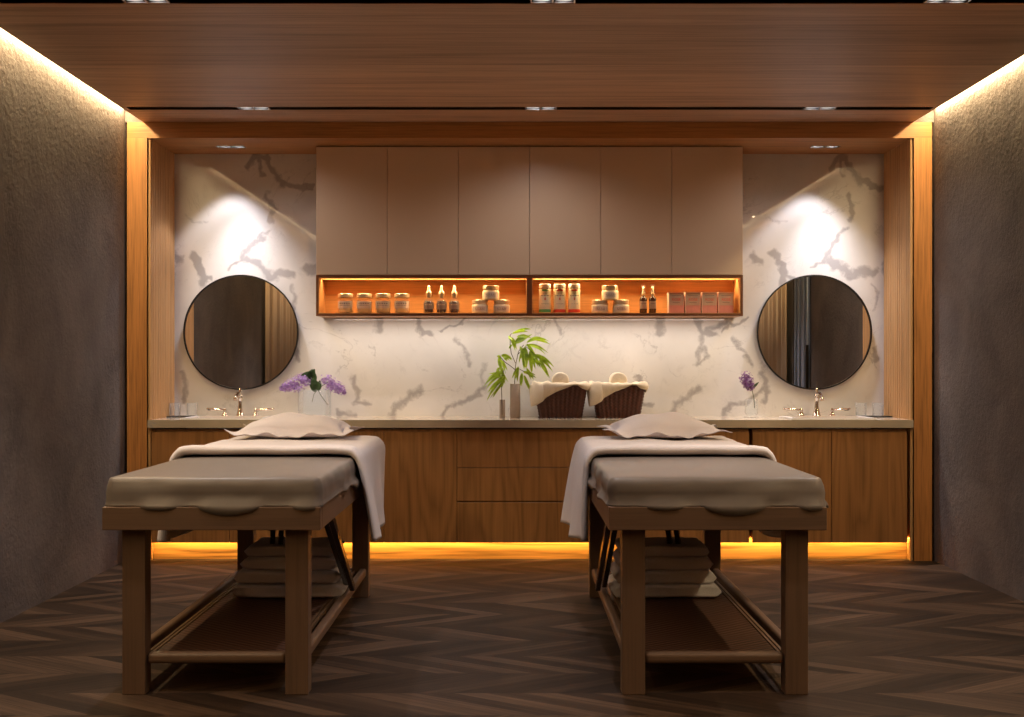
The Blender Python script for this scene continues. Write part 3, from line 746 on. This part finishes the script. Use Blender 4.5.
BL = 1.81
def massage_table(cx, s, label):
    t = thing('massage_table', label, 'massage table', (cx, 3.86, 0), 'wooden massage tables')
    H = .383; z0, z1 = .593, .675
    bm = B()
    box(bm, -H, H, 0, .045, z0, z1); o = obj('front_rail', bm, M['bedwood_x'], t, bevel=.003)
    bm = B(); box(bm, -H, H, BL - .045, BL, z0, z1); obj('rear_rail', bm, M['bedwood_x'], t, bevel=.003)
    for q in (-1, 1):
        bm = B(); a, b = sorted((q * H, q * (H - .045))); box(bm, a, b, .0455, BL - .0455, z0, z1); obj('side_rail', bm, M['bedwood_y'], t, bevel=.003)
    for q in (-1, 1):
        for y0 in (.052, BL - .052 - .066):
            bm = B(); a, b = sorted((q * .331, q * .249)); box(bm, a, b, y0, y0 + .066, 0, z0); obj('leg', bm, M['bedwood'], t, bevel=.003)
    # low stretchers, rounded
    for y0 in (.065, BL - .107):
        bm = B(); box(bm, -.249, .249, y0, y0 + .042, .105, .147); obj('stretcher', bm, M['bedwood_x'], t, bevel=.016, seg=4, smooth=False)
    for q in (-1, 1):
        bm = B(); a, b = sorted((q * .322, q * .286)); box(bm, a, b, .118, BL - .118, .108, .150); obj('stretcher', bm, M['bedwood_y'], t, bevel=.012, seg=4)
    bm = B(); box(bm, -.235, .235, .107, BL - .107, .122, .134); sh = obj('woven_shelf', bm, M['rattan'], t)
    bm = B()
    for q in (-1, 1):
        for k in range(2):
            x = q * (.243 + k * .016); box(bm, x - .005, x + .005, .107, BL - .107, .124, .137)
    obj('edge_slats', bm, M['bamboo'], sh)
    for (p, q_) in (((s * .336, .49, .585), (s * .336, 1.10, .17)), ((s * .300, .55, .585), (s * .300, 1.18, .17)), ((s * .066, .89, .59), (-s * .05, 1.36, .16)), ((s * .03, .89, .59), (-s * .09, 1.36, .16))):
        bm = B(); bar(bm, p, q_, .022, .034); obj('brace', bm, M['braces'], t, bevel=.003)
    # padded top with a loose fitted cover
    hx, hy = .377, BL / 2 - .02; pts = rrect(hx, hy, .03, .02); n = len(pts); seed = 3.1 + s
    zb, zt = .677, .776
    def hem(p):
        if p.y < -hy + .02:
            h = 0
            for c, w_, a in ((-.185, .09, .40), (.060, .12, .95), (.327, .055, .45)):
                u = (p.x - c) / w_
                if abs(u) < 1: h = max(h, a * (1 - u * u))
            return h
        v = mnoise.noise(Vector((p.x * 7.0 + seed, p.y * 5.0, seed))) * 1.6
        return max(0, v) ** 1.3 * .8
    levels = [('hem', 0), (.0, .002), (.2, .006), (.45, .008), (.7, .006), (.82, .002), (.93, -.002), (.98, -.009), (1.0, -.020), (1.02, -.05), (1.03, -.10), (1.04, -.2)]
    bm = B(); rings = []
    for f_, off in levels:
        ring = []
        for p, nr in pts:
            h = hem(p); w = mnoise.noise(Vector((p.x * 9, p.y * 9, (f_ if f_ != 'hem' else 0) * 1.6 + seed))) * .008
            if f_ == 'hem':
                z = zb - .034 * min(1, h); o_ = .012 + .013 * min(1, h * 3)
            else:
                z = zb + (zt - zb) * f_; o_ = off + w * (1 - max(0, f_ - .7) / .35 if f_ < 1.05 else 0)
                if f_ == 0: o_ = .010 + .013 * min(1, h * 3); z += .004
            q = p + nr * o_
            if f_ != 'hem' and f_ >= 1.0:
                q = Vector((p.x * (hx + off) / hx, p.y * (hy + off) / hy))
            ring.append(bm.verts.new((q.x, q.y + BL / 2, z)))
        rings.append(ring)
    for a, b in zip(rings, rings[1:]):
        for i in range(n): k = (i + 1) % n; bm.faces.new((a[i], a[k], b[k], b[i]))
    bm.faces.new(rings[-1])
    o = obj('mattress', bm, M['mattress'], t, smooth=True, solid=.002); o['label'] = 'taupe padded top with loose fitted cover'
    return t

def sheet(cx, s, label):
    # cross path over the bed: left hang, top, right hang (x, z), by arclength
    bm = B()
    rows = [(.905, .004), (.870, .006), (.846, .016), (.842, .030), (.850, .042), (.872, .047), (.91, .044), (.96, .034), (1.03, .030)]
    rows += [(1.03 + (1.80 - 1.03) * k / 18, .028) for k in range(1, 19)] + [(1.82, .022), (1.828, .008)]
    zt = .781; grid = []
    NP = 90
    for ri, (y, off) in enumerate(rows):
        v = (y - .84) / 1.0; row = []
        def side(q):
            # q=+1 aisle side, -1 wall side; returns points from shoulder down to the hem
            aisle = (q == s)
            fl0 = (.455 if s > 0 else .405) if aisle else .440; fl1 = (.375 if s > 0 else .455) if aisle else .430
            fx = fl0 + (fl1 - fl0) * min(1, max(0, v)); zl = (.405 if s > 0 else .405 - .035 * max(0, v)) if aisle else .40
            zl += .012 * math.sin(y * 9)
            out = []
            for k in range(31):
                u = k / 30
                if u < .22:
                    a = u / .22 * PI / 2 * .86; x = .340 + .045 * math.sin(a); z = zt - .045 * (1 - math.cos(a))
                    out.append((x, z, math.sin(a), math.cos(a)))
                else:
                    w = (u - .22) / .78; x0, z0_ = .340 + .045 * math.sin(PI / 2 * .86), zt - .045 * (1 - math.cos(PI / 2 * .86))
                    x = x0 + (fx - x0) * (w ** .8); z = z0_ + (zl - z0_) * w
                    fold = (math.sin(y * 13 + 1.2 * q) * .016 + math.sin(y * 31 + 2) * .004) * w
                    out.append((x + fold, z, .98, .15))
            return out
        L = side(-1); R_ = side(1)
        path = [(-x, z, -nx_, nz_) for x, z, nx_, nz_ in reversed(L)]
        for k in range(1, 30):
            x = -.340 + .680 * k / 30; path.append((x, zt + .004 * mnoise.noise(Vector((x * 6, y * 5, s))) + .002, 0, 1))
        path += R_
        for (x, z, nx_, nz_) in path:
            e = off
            if .842 < y < 1.06 and off > .02: e += .010 * mnoise.noise(Vector((x * 5, y * 9, 4 * s)))
            if off > .02 and y > 1.0: e += .008 * mnoise.noise(Vector((x * 7, y * 6, 2 + s)))
            row.append(bm.verts.new((x + nx_ * e * (1 if abs(nx_) < .5 else .72), y, max(z + nz_ * e, .30))))
        grid.append(row)
    for a, b in zip(grid, grid[1:]):
        for i in range(len(a) - 1): bm.faces.new((a[i], a[i + 1], b[i + 1], b[i]))
    o = obj('sheet', bm, M['sheet'], smooth=True, solid=.004, loc=(cx, 3.86, 0)); tag(o, label, 'sheet', 'linen sheets draped over the massage tables')

def pillow(cx, Y, s, label, w=.63, d=.38, h=.122):
    bm = B(); n = 40; top = []; bot = []
    for side_, arr in ((1, top), (-1, bot)):
        for i in range(n + 1):
            row = []
            for k in range(n + 1):
                u = -1 + 2 * i / n; v = -1 + 2 * k / n
                uu = max(0, 1 - (abs(u) / .84) ** 2.2) if abs(u) < .84 else 0; vv = max(0, 1 - (abs(v) / .90) ** 2.4) if abs(v) < .90 else 0
                T = (uu * vv) ** .47
                x = u * w / 2 * (1 - .15 * (1 - v * v) * abs(u)); y = v * d / 2 * (1 - .09 * (1 - u * u) * abs(v))
                nz_ = mnoise.noise(Vector((x * 9 + s * 5, y * 9, side_ * 3 + s)))
                z = T * (h * .80 if side_ > 0 else -h * .16) + T * .012 * nz_ * (1 if side_ > 0 else .3) + (1 - T) * .010 * math.sin(x * 24 + y * 15 + s) + (1 - T) * max(0, abs(u) - .6) * .06
                fl = max(0, (max(abs(u), abs(v)) - .86) / .14)
                z += fl * .006 * math.sin(x * 60 + s * 2)
                row.append(bm.verts.new((x, y, z + (.0015 if side_ > 0 else -.0015))))
            arr.append(row)
    for arr in (top, bot):
        for i in range(n):
            for k in range(n): bm.faces.new((arr[i][k], arr[i + 1][k], arr[i + 1][k + 1], arr[i][k + 1]))
    edge = lambda a: [a[i][0] for i in range(n + 1)] + [a[n][k] for k in range(1, n + 1)] + [a[i][n] for i in range(n - 1, -1, -1)] + [a[0][k] for k in range(n - 1, 0, -1)]
    ea, eb = edge(top), edge(bot)
    for i in range(len(ea)): k = (i + 1) % len(ea); bm.faces.new((ea[i], ea[k], eb[k], eb[i]))
    o = obj('pillow', bm, M['pillow'], smooth=True, loc=(cx, Y, .834)); tag(o, label, 'pillow', 'pale pillows on the massage tables')

def towel_mesh(w, d, h, seed, ragged):
    bm = B(); nx_ = 40; ns = 56; rings = []
    for i in range(nx_ + 1):
        u = -1 + 2 * i / nx_; e = max(0, (abs(u) - .9) / .1); shrink = math.sqrt(max(0, 1 - e * e)) * .9 + .1
        ring = []
        for k in range(ns):
            a = 2 * PI * k / ns; ca, sa = math.cos(a), math.sin(a)
            yy = d / 2 * math.copysign(abs(ca) ** .28, ca); zz = h / 2 * math.copysign(abs(sa) ** .34, sa) * shrink
            yy *= 1 - .035 * math.exp(-(zz / (h * .07)) ** 2)
            nn = mnoise.noise(Vector((u * 2.2 + seed, yy * 6, sa * 1.2 + seed)))
            x = u * w / 2 * (1 - .05 * (zz / h * 2) ** 2) + mnoise.noise(Vector((seed, yy * 12, zz * 30))) * .007
            if ragged and u * ragged > .8: x += ragged * (.020 * mnoise.noise(Vector((yy * 60, zz * 120, seed))) + .006)
            ring.append(bm.verts.new((x, yy + nn * .008, h / 2 + zz * .985 + nn * .004 * (1 if zz > 0 else .3))))
        rings.append(ring)
    for a_, b_ in zip(rings, rings[1:]):
        for k in range(ns): m_ = (k + 1) % ns; bm.faces.new((a_[k], a_[m_], b_[m_], b_[k]))
    bm.faces.new(rings[0]); bm.faces.new(rings[-1])
    return bm

SPEC = [('left', -1.056, 1), ('right', .723, -1)]
for nm, cx, s in SPEC:
    massage_table(cx, s, '%s wooden massage table with taupe padded top and woven shelf below' % nm)
    sheet(cx, s, 'cream linen sheet draped over the head end of the %s massage table' % nm)
    pillow(px(298.5, 5.56) if s > 0 else px(661, 5.56), 5.52, s, 'pale linen pillow lying on the %s massage table' % nm)
    lefts = [(231, 341), (233.5, 337), (240, 335), (243, 332)] if s > 0 else [(612, 721), (615, 717), (618, 714), (620, 711)]
    hts = [.064, .062, .060, .054]; z = .1355
    for k in range(4):
        Yc = 5.03; a, b = [px(q, 4.89) for q in lefts[k]]
        o = obj('folded_towel', towel_mesh(b - a, .30 - .008 * k, hts[k], k * 2.7 + s, s if s > 0 else 0), M['towel'], smooth=True, loc=((a + b) / 2, Yc + .005 * k, z))
        tag(o, 'white folded towel, %s of the four stacked under the %s massage table' % (('bottom', 'second from bottom', 'second from top', 'top')[k], nm), 'towel', 'folded towels on the %s table shelf' % nm)
        z += hts[k] - .0025

# ---------------------------------------------------------------- things on the counter
def drinking_glass(loc, label):
    t = B(); lathe(t, [(.030, 0), (.033, .002), (.036, .085), (.0345, .085), (.031, .008), (.0001, .007)], seg=28)
    o = obj('glass_tumbler', t, M['glass'], smooth=True, loc=loc); tag(o, label, 'glass', 'clear tumblers on the counter trays')
for nm, xs_, tx in (('left', (175, 192), (166, 204)), ('right', (861, 878), (848, 889))):
    bm = B(); Y = 6.985; X0, X1 = px(tx[0], Y), px(tx[1], Y)
    slab_holes(bm, X0, X1, Y - .06, Y + .06, CT + .004, CT + .007, [(X0 + .006, X1 - .006, Y - .054, Y + .054)]); box(bm, X0, X1, Y - .06, Y + .06, CT + .0005, CT + .004)
    tag(obj('tray', bm, M['tray']), 'thin dark tray under the tumblers at the %s end of the counter' % nm, 'tray', 'dark trays at the counter ends')
    for k, x in enumerate(xs_):
        drinking_glass((px(x, Y), Y, CT + .0045), 'clear glass tumbler, %s one on the tray at the %s end of the counter' % (('left', 'right')[k], nm))

# ceramic vases
def vase(x, Y, r, h, label):
    bm = B(); lathe(bm, [(r * .92, 0), (r, .004), (r, h - .002), (r * .96, h), (r * .86, h - .002), (r * .84, .01), (.0001, .009)], (0, 0, 0), 28)
    o = obj('ceramic_vase', bm, M['vase'], smooth=False, loc=(px(x, Y), Y, CT)); tag(o, label, 'vase', 'grey ceramic cylinder vases')
    for p in o.data.polygons: p.use_smooth = True
vase(515.2, 6.90, .032, .212, 'tall grey cylinder vase holding leafy branches beside the baskets')
vase(502.3, 6.90, .0175, .113, 'short slim grey vase left of the tall grey one')

def leaf(bm, base, tip, w, sag=.0, twist=0.0, n=10, bow=.15):
    base, tip = Vector(base), Vector(tip); d = tip - base; L = d.length
    up = Vector((0, 0, 1)); rows = []
    side = d.cross(Vector((0, -1, 0))); side = side.normalized() if side.length > 1e-5 else Vector((1, 0, 0))
    side = (Matrix.Rotation(twist, 3, d.normalized()) @ side)
    nrm = side.cross(d).normalized()
    for i in range(n + 1):
        u = i / n; c = base + d * u + up * (sag * 4 * u * (1 - u)) + nrm * (bow * L * .5 * u * (1 - u))
        ww = w * (math.sin(PI * (u ** .75)) ** .9 if 0 < u < 1 else .02) * .5
        rows.append([bm.verts.new(c - side * ww + nrm * ww * .35), bm.verts.new(c), bm.verts.new(c + side * ww + nrm * ww * .35)])
    for a, b in zip(rows, rows[1:]):
        for k in (0, 1): bm.faces.new((a[k], a[k + 1], b[k + 1], b[k]))
PY_ = 6.88
def cp(x, y, dy=0):   # crop pixel of the plant study to a point
    X, Z = 470 + x / 7.17, 320 + y / 7.17
    Y = PY_ + dy; return Vector(((X - VX) * Y / F, Y, HZ - (Z - VY) * Y / F))
def cw(w): return w / 7.17 * PY_ / F
big = [(300, 98, 418, 85, 24, 14), (300, 125, 335, 212, 26, 6), (318, 165, 430, 112, 42, 5), (405, 165, 562, 165, 22, 26), (395, 180, 562, 238, 22, 20),
       (392, 190, 402, 352, 44, 0), (430, 215, 448, 372, 34, 0), (362, 188, 378, 275, 22, 0), (468, 250, 585, 360, 30, 14), (495, 285, 572, 418, 26, 8),
       (348, 335, 318, 432, 26, 0), (372, 378, 360, 474, 22, 0), (382, 372, 470, 410, 20, 6), (386, 395, 436, 518, 24, 4), (405, 345, 452, 424, 22, 4),
       (278, 118, 305, 145, 16, 0), (340, 120, 440, 128, 26, 8), (450, 140, 560, 170, 18, 10), (380, 200, 350, 300, 20, 0), (440, 225, 500, 330, 26, 4), (410, 170, 470, 250, 26, 6), (470, 280, 520, 330, 20, 4),
       (370, 200, 430, 290, 24, 0), (300, 180, 280, 200, 14, 0)]
mid = [(225, 250, 305, 284, 26, 8), (245, 262, 262, 292, 20, 0), (212, 258, 208, 335, 24, 0), (222, 285, 268, 362, 22, 0), (205, 275, 240, 400, 18, 0), (215, 262, 190, 262, 14, 3)]
small = [(232, 400, 112, 492, 18, 22), (235, 420, 120, 572, 22, 16), (232, 430, 140, 530, 20, 14), (222, 392, 152, 408, 18, 8), (230, 372, 158, 398, 18, 8),
         (212, 325, 252, 462, 20, 0), (214, 340, 186, 378, 18, 2), (242, 420, 212, 492, 18, 0), (232, 440, 125, 525, 20, 14), (226, 410, 104, 470, 14, 24),
         (240, 350, 200, 420, 18, 4), (245, 400, 190, 480, 20, 6), (210, 380, 130, 440, 16, 12), (240, 440, 160, 560, 16, 8)]
def branch(name, label, leaves, stems, seed):
    rnd = random.Random(seed)
    t = thing(name, label, 'plant', tuple(stems[0][0]), 'leafy branches in the grey vases')
    o0 = Vector(stems[0][0])
    bm = B()
    for st in stems: tube(bm, [Vector(p) - o0 for p in st], .0022, 6)
    obj('stem', bm, M['stem'], t, smooth=True)
    bm = B()
    for (x0, y0, x1, y1, w, sg) in leaves:
        dy0 = rnd.uniform(-.03, .03); dy1 = dy0 + rnd.uniform(-.05, .04)
        leaf(bm, cp(x0, y0, dy0) - o0, cp(x1, y1, dy1) - o0, cw(w) * .95, cw(sg), rnd.uniform(-.7, .7))
        for _ in range(2): leaf(bm, cp(x0 + rnd.uniform(-6, 6), y0 + rnd.uniform(-6, 6), dy0 + .02) - o0, cp(x1 + rnd.uniform(-22, 22), y1 + rnd.uniform(-22, 14), dy1 + .03) - o0, cw(w) * .75, cw(sg), rnd.uniform(-.9, .9))
    obj('leaves', bm, M['leaf'], t, smooth=True)
branch('leafy_branch', 'tall leafy branch with bright green leaves in the tall grey vase', big + mid,
       [[cp(322, 640), cp(320, 445), cp(326, 330), cp(348, 225), cp(385, 178)], [cp(326, 310), cp(296, 240), cp(288, 180), cp(288, 110), cp(300, 95)], [cp(322, 355), cp(285, 325), cp(248, 300), cp(216, 262)],
        [cp(340, 250), cp(400, 190), cp(470, 250)], [cp(322, 400), cp(350, 350), cp(390, 370)]], 5)
branch('leafy_branch', 'small drooping leafy branch in the short grey vase', small,
       [[cp(230, 680), cp(228, 560), cp(226, 480), cp(236, 410), cp(240, 360), cp(214, 325)]], 9)

# lilacs
def floret_cloud(bm, c0, c1, r0, r1, n, rnd, size=.0080):
    c0, c1 = Vector(c0), Vector(c1)
    for _ in range(n):
        u = rnd.random() ** .9; r = (r0 * (1 - u) + r1 * u) * math.sqrt(max(.05, 1 - abs(2 * u - 1) ** 4))
        v = Vector((rnd.gauss(0, 1), rnd.gauss(0, 1), rnd.gauss(0, 1))).normalized()
        c = c0.lerp(c1, u) + v * r * rnd.uniform(.6, 1.38)
        a = v.cross(Vector((.3, .5, .8))).normalized(); b = v.cross(a); th = rnd.uniform(0, PI)
        for k in range(4):
            q = th + k * PI / 2; d = a * math.cos(q) + b * math.sin(q); e = a * math.cos(q + PI / 2) + b * math.sin(q + PI / 2)
            p = [c, c + d * size * .6 + e * size * .42 + v * .001, c + d * size * 1.1 + v * .002, c + d * size * .6 - e * size * .42 + v * .001]
            bm.faces.new([bm.verts.new(x) for x in p])
def at(x, y, Y): return Vector((px(x, Y), Y, pz(y, Y)))
LY = 6.95
def lilac(label, cl0, cl1, r0, r1, stem, leaves, mat, n, seed):
    rnd = random.Random(seed); o0 = Vector(stem[-1])
    t = thing('lilac_sprig', label, 'flower', tuple(o0), 'lilac sprigs in glass vases')
    bm = B(); floret_cloud(bm, Vector(cl0) - o0, Vector(cl1) - o0, r0, r1, n, rnd); obj('flower_cluster', bm, mat, t)
    bm = B(); tube(bm, [Vector(p) - o0 for p in stem], .0022, 6); obj('stem', bm, M['gstem'], t, smooth=True)
    if leaves:
        bm = B()
        for a, b, w in leaves: leaf(bm, Vector(a) - o0, Vector(b) - o0, w, .004, .2)
        obj('leaf', bm, M['dleaf'], t, smooth=True)
lilac('large lilac sprig leaning left with two dark leaves, in the wide glass vase', at(280.5, 389, LY), at(306, 380.5, LY - .02), .018, .058, [at(303, 384, LY), at(311, 384, LY), at(317, 389, LY), at(322, 397, LY + .01), at(328, 405, LY + .02)],
      [(at(312, 384, LY), at(312, 369, LY - .02), .062), (at(309, 378, LY), at(315, 369, LY - .03), .05), (at(316, 388, LY), at(312, 378, LY - .04), .05), (at(300, 378, LY), at(313, 371, LY - .02), .03)], M['lilac'], 420, 1)
lilac('lilac sprig drooping to the right, in the wide glass vase', at(345, 392.5, LY), at(324.5, 379, LY - .02), .024, .052, [at(328, 382, LY), at(319, 388, LY), at(314, 394, LY - .01), at(312, 402, LY - .01)],
      [(at(318, 391, LY), at(320, 380, LY - .03), .035), (at(316, 392, LY), at(309, 384, LY - .03), .03)], M['lilac'], 330, 2)
lilac('single deep purple lilac sprig in the slim glass vase', at(744.5, 376, LY), at(751, 388, LY), .044, .026, [at(748, 384, LY), at(752, 390, LY), at(754, 398, LY), at(754.5, 408, LY)],
      [(at(753, 388, LY), at(759, 382, LY - .02), .016)], M['lilacd'], 300, 3)
bm = B(); lathe(bm, [(.098, 0), (.104, .003), (.104, .175), (.1005, .175), (.1005, .012), (.0001, .010)], seg=48)
tag(obj('glass_vase', bm, M['glass'], smooth=True, loc=(px(314.5, 6.955), 6.955, CT)), 'wide clear glass vase holding two lilac sprigs behind the left pillow', 'vase', 'clear glass flower vases')
bm = B(); lathe(bm, [(.046, 0), (.047, .004), (.030, .008), (.034, .014), (.042, .03), (.036, .115), (.034, .115), (.039, .03), (.030, .018), (.0001, .015)], seg=36)
tag(obj('glass_vase', bm, M['glass'], smooth=True, loc=(px(751.5, 6.955), 6.955, CT)), 'slim clear glass vase holding one purple lilac, left of the right sink', 'vase', 'clear glass flower vases')

# wicker baskets with liners and rolled towels
def basket(x0, label):
    Y = 6.925; cx = px(x0, 6.86)
    t = thing('wicker_basket', label, 'basket', (cx, Y, CT), 'dark wicker baskets on the counter')
    pts = rrect(1.0, .62, .26, .016); n = len(pts); rows = 44; Hh = .205; bm = B(); rings = []
    hb, ht = .130, .166
    arc = [0.0]
    for i in range(1, n): arc.append(arc[-1] + (pts[i][0] - pts[i - 1][0]).length)
    tot = arc[-1] + (pts[0][0] - pts[-1][0]).length; ns_ = 64
    for r in range(rows + 1):
        u = r / rows; k = hb + (ht - hb) * u; ring = []
        for i, (p, nr) in enumerate(pts):
            ph = arc[i] / tot * 2 * PI * ns_ / 2
            o_ = .0034 * math.sin(ph) + .0022 * math.cos(r * PI / 2) * (1 if math.sin(ph) > 0 else -1) + (.006 if r in (0, rows) else 0)
            ring.append(bm.verts.new((p.x * k + nr.x * o_, p.y * k + nr.y * o_, Hh * u)))
        rings.append(ring)
    for r in range(rows, rows // 3, -1):
        u = r / rows; k = hb + (ht - hb) * u - .012
        rings.append([bm.verts.new((p.x * k, p.y * k, Hh * u)) for p, nr in pts])
    for a, b in zip(rings, rings[1:]):
        for i in range(n): m_ = (i + 1) % n; bm.faces.new((a[i], a[m_], b[m_], b[i]))
    bm.faces.new(rings[0]); bm.faces.new(rings[-1])
    obj('woven_body', bm, M['basket'], t, smooth=True)
    return t, cx, Y
def liner(cx, Y, which, x0):
    pts = rrect(1.0, .62, .26, .02); n = len(pts); Hh = .205; ht = .166; bm = B()
    def hang(p):
        # pulled low at the left front corner, high right of the middle, short at the right corner
        x, y = p.x, p.y
        if y < -.2:
            f_ = [(-1.05, .150), (-.9, .138), (-.6, .090), (-.2, .055), (.2, .030), (.45, .012), (.62, .012), (.8, .034), (1.05, .05)]
            for (a, ha), (b, hb_) in zip(f_, f_[1:]):
                if a <= x <= b: h = ha + (hb_ - ha) * (x - a) / (b - a); break
            else: h = .05
        else: h = .06
        return h
    lv = [('in', -.05, -.030), ('in', -.03, -.004), ('in', -.018, .008), ('in', -.004, .016), ('in', .010, .012)]
    rings = []
    for kd, off, dz in lv:
        ring = []
        for p, nr in pts:
            w = mnoise.noise(Vector((p.x * 3.1 + which * 4, p.y * 3.3, 1))) * .020
            ring.append(bm.verts.new((p.x * ht + nr.x * off, p.y * ht + nr.y * off, Hh + dz + w * (1 if dz > 0 else .4))))
        rings.append(ring)
    for k in range(1, 9):
        u = k / 8; ring = []
        for p, nr in pts:
            h = hang(p); w = mnoise.noise(Vector((p.x * 5 + which * 4, p.y * 5, u))) * .006
            fl = .012 + .010 * math.sin(PI * u) + w * u + (.022 * u if (p.x < -.7 and p.y < 0) else 0)
            zz = Hh + .012 - u * h; kk = ht - (ht - .130) * min(1, u * h / Hh) * .6
            ring.append(bm.verts.new((p.x * kk + nr.x * fl, p.y * kk + nr.y * fl, zz)))
        rings.append(ring)
    for a, b in zip(rings, rings[1:]):
        for i in range(n): m_ = (i + 1) % n; bm.faces.new((a[i], a[m_], b[m_], b[i]))
    bm.faces.new(rings[0])
    o = obj('basket_liner', bm, M['liner'], smooth=True, loc=(cx, Y, CT), solid=.003)
    tag(o, 'cream cloth liner folded over the rim of the %s wicker basket' % ('left', 'right')[which], 'cloth', 'cream basket liners')
    # rolled towel lying inside, its round end to the room
    Yr = Y + .02; R_ = .052; cx2 = px(x0 + .3, Yr); zc = pz(380.5, Yr)
    bm = B(); Mx = Matrix.Rotation(-PI / 2, 3, 'X')
    prof = [(0.0001, -.083), (.012, -.084), (.016, -.081), (.028, -.084), (.032, -.081), (.044, -.083), (R_, -.076), (R_ * 1.01, -.05), (R_, .06), (.044, .068), (.0001, .068)]
    lathe(bm, prof, (0, 0, 0), 36, Mx)
    o = obj('rolled_towel', bm, M['liner'], smooth=True, loc=(cx2, Yr, zc)); tag(o, 'rolled cream towel poking out of the %s wicker basket' % ('left', 'right')[which], 'towel', 'rolled towels in the baskets')
for which, (x0, rx, lab) in enumerate(((560.8, 560, 'dark brown wicker basket with cream liner, nearer the grey vases'), (619, 617.5, 'dark brown wicker basket with cream liner, on the right of the pair'))):
    t, cx, Y = basket(x0, lab); liner(cx, Y, which, rx)

# ---------------------------------------------------------------- world, camera, colour
w = bpy.data.worlds.new('world'); SC.world = w; w.use_nodes = True
w.node_tree.nodes['Background'].inputs[0].default_value = (1, .8, .62, 1); w.node_tree.nodes['Background'].inputs[1].default_value = .02
cam = bpy.data.cameras.new('camera'); co_ = bpy.data.objects.new('camera', cam); COL.objects.link(co_)
co_.location = (0, 0, HZ); co_.rotation_euler = (PI / 2, 0, 0); cam.sensor_width = 36; cam.lens = F / 1024 * 36
cam.shift_y = (VY - 358.5) / 1024; cam.shift_x = 0; cam.clip_start = .05
SC.camera = co_
SC.view_settings.view_transform = 'Standard'; SC.view_settings.look = 'None'; SC.view_settings.gamma = 1; SC.view_settings.use_curve_mapping = False
SC.view_settings.exposure = 0.0
try:
    SC.cycles.use_denoising = True; SC.cycles.max_bounces = 10; SC.cycles.diffuse_bounces = 5; SC.cycles.glossy_bounces = 5
    SC.cycles.transparent_max_bounces = 16; SC.cycles.sample_clamp_indirect = 4.0; SC.cycles.caustics_reflective = False; SC.cycles.caustics_refractive = False
except Exception: pass
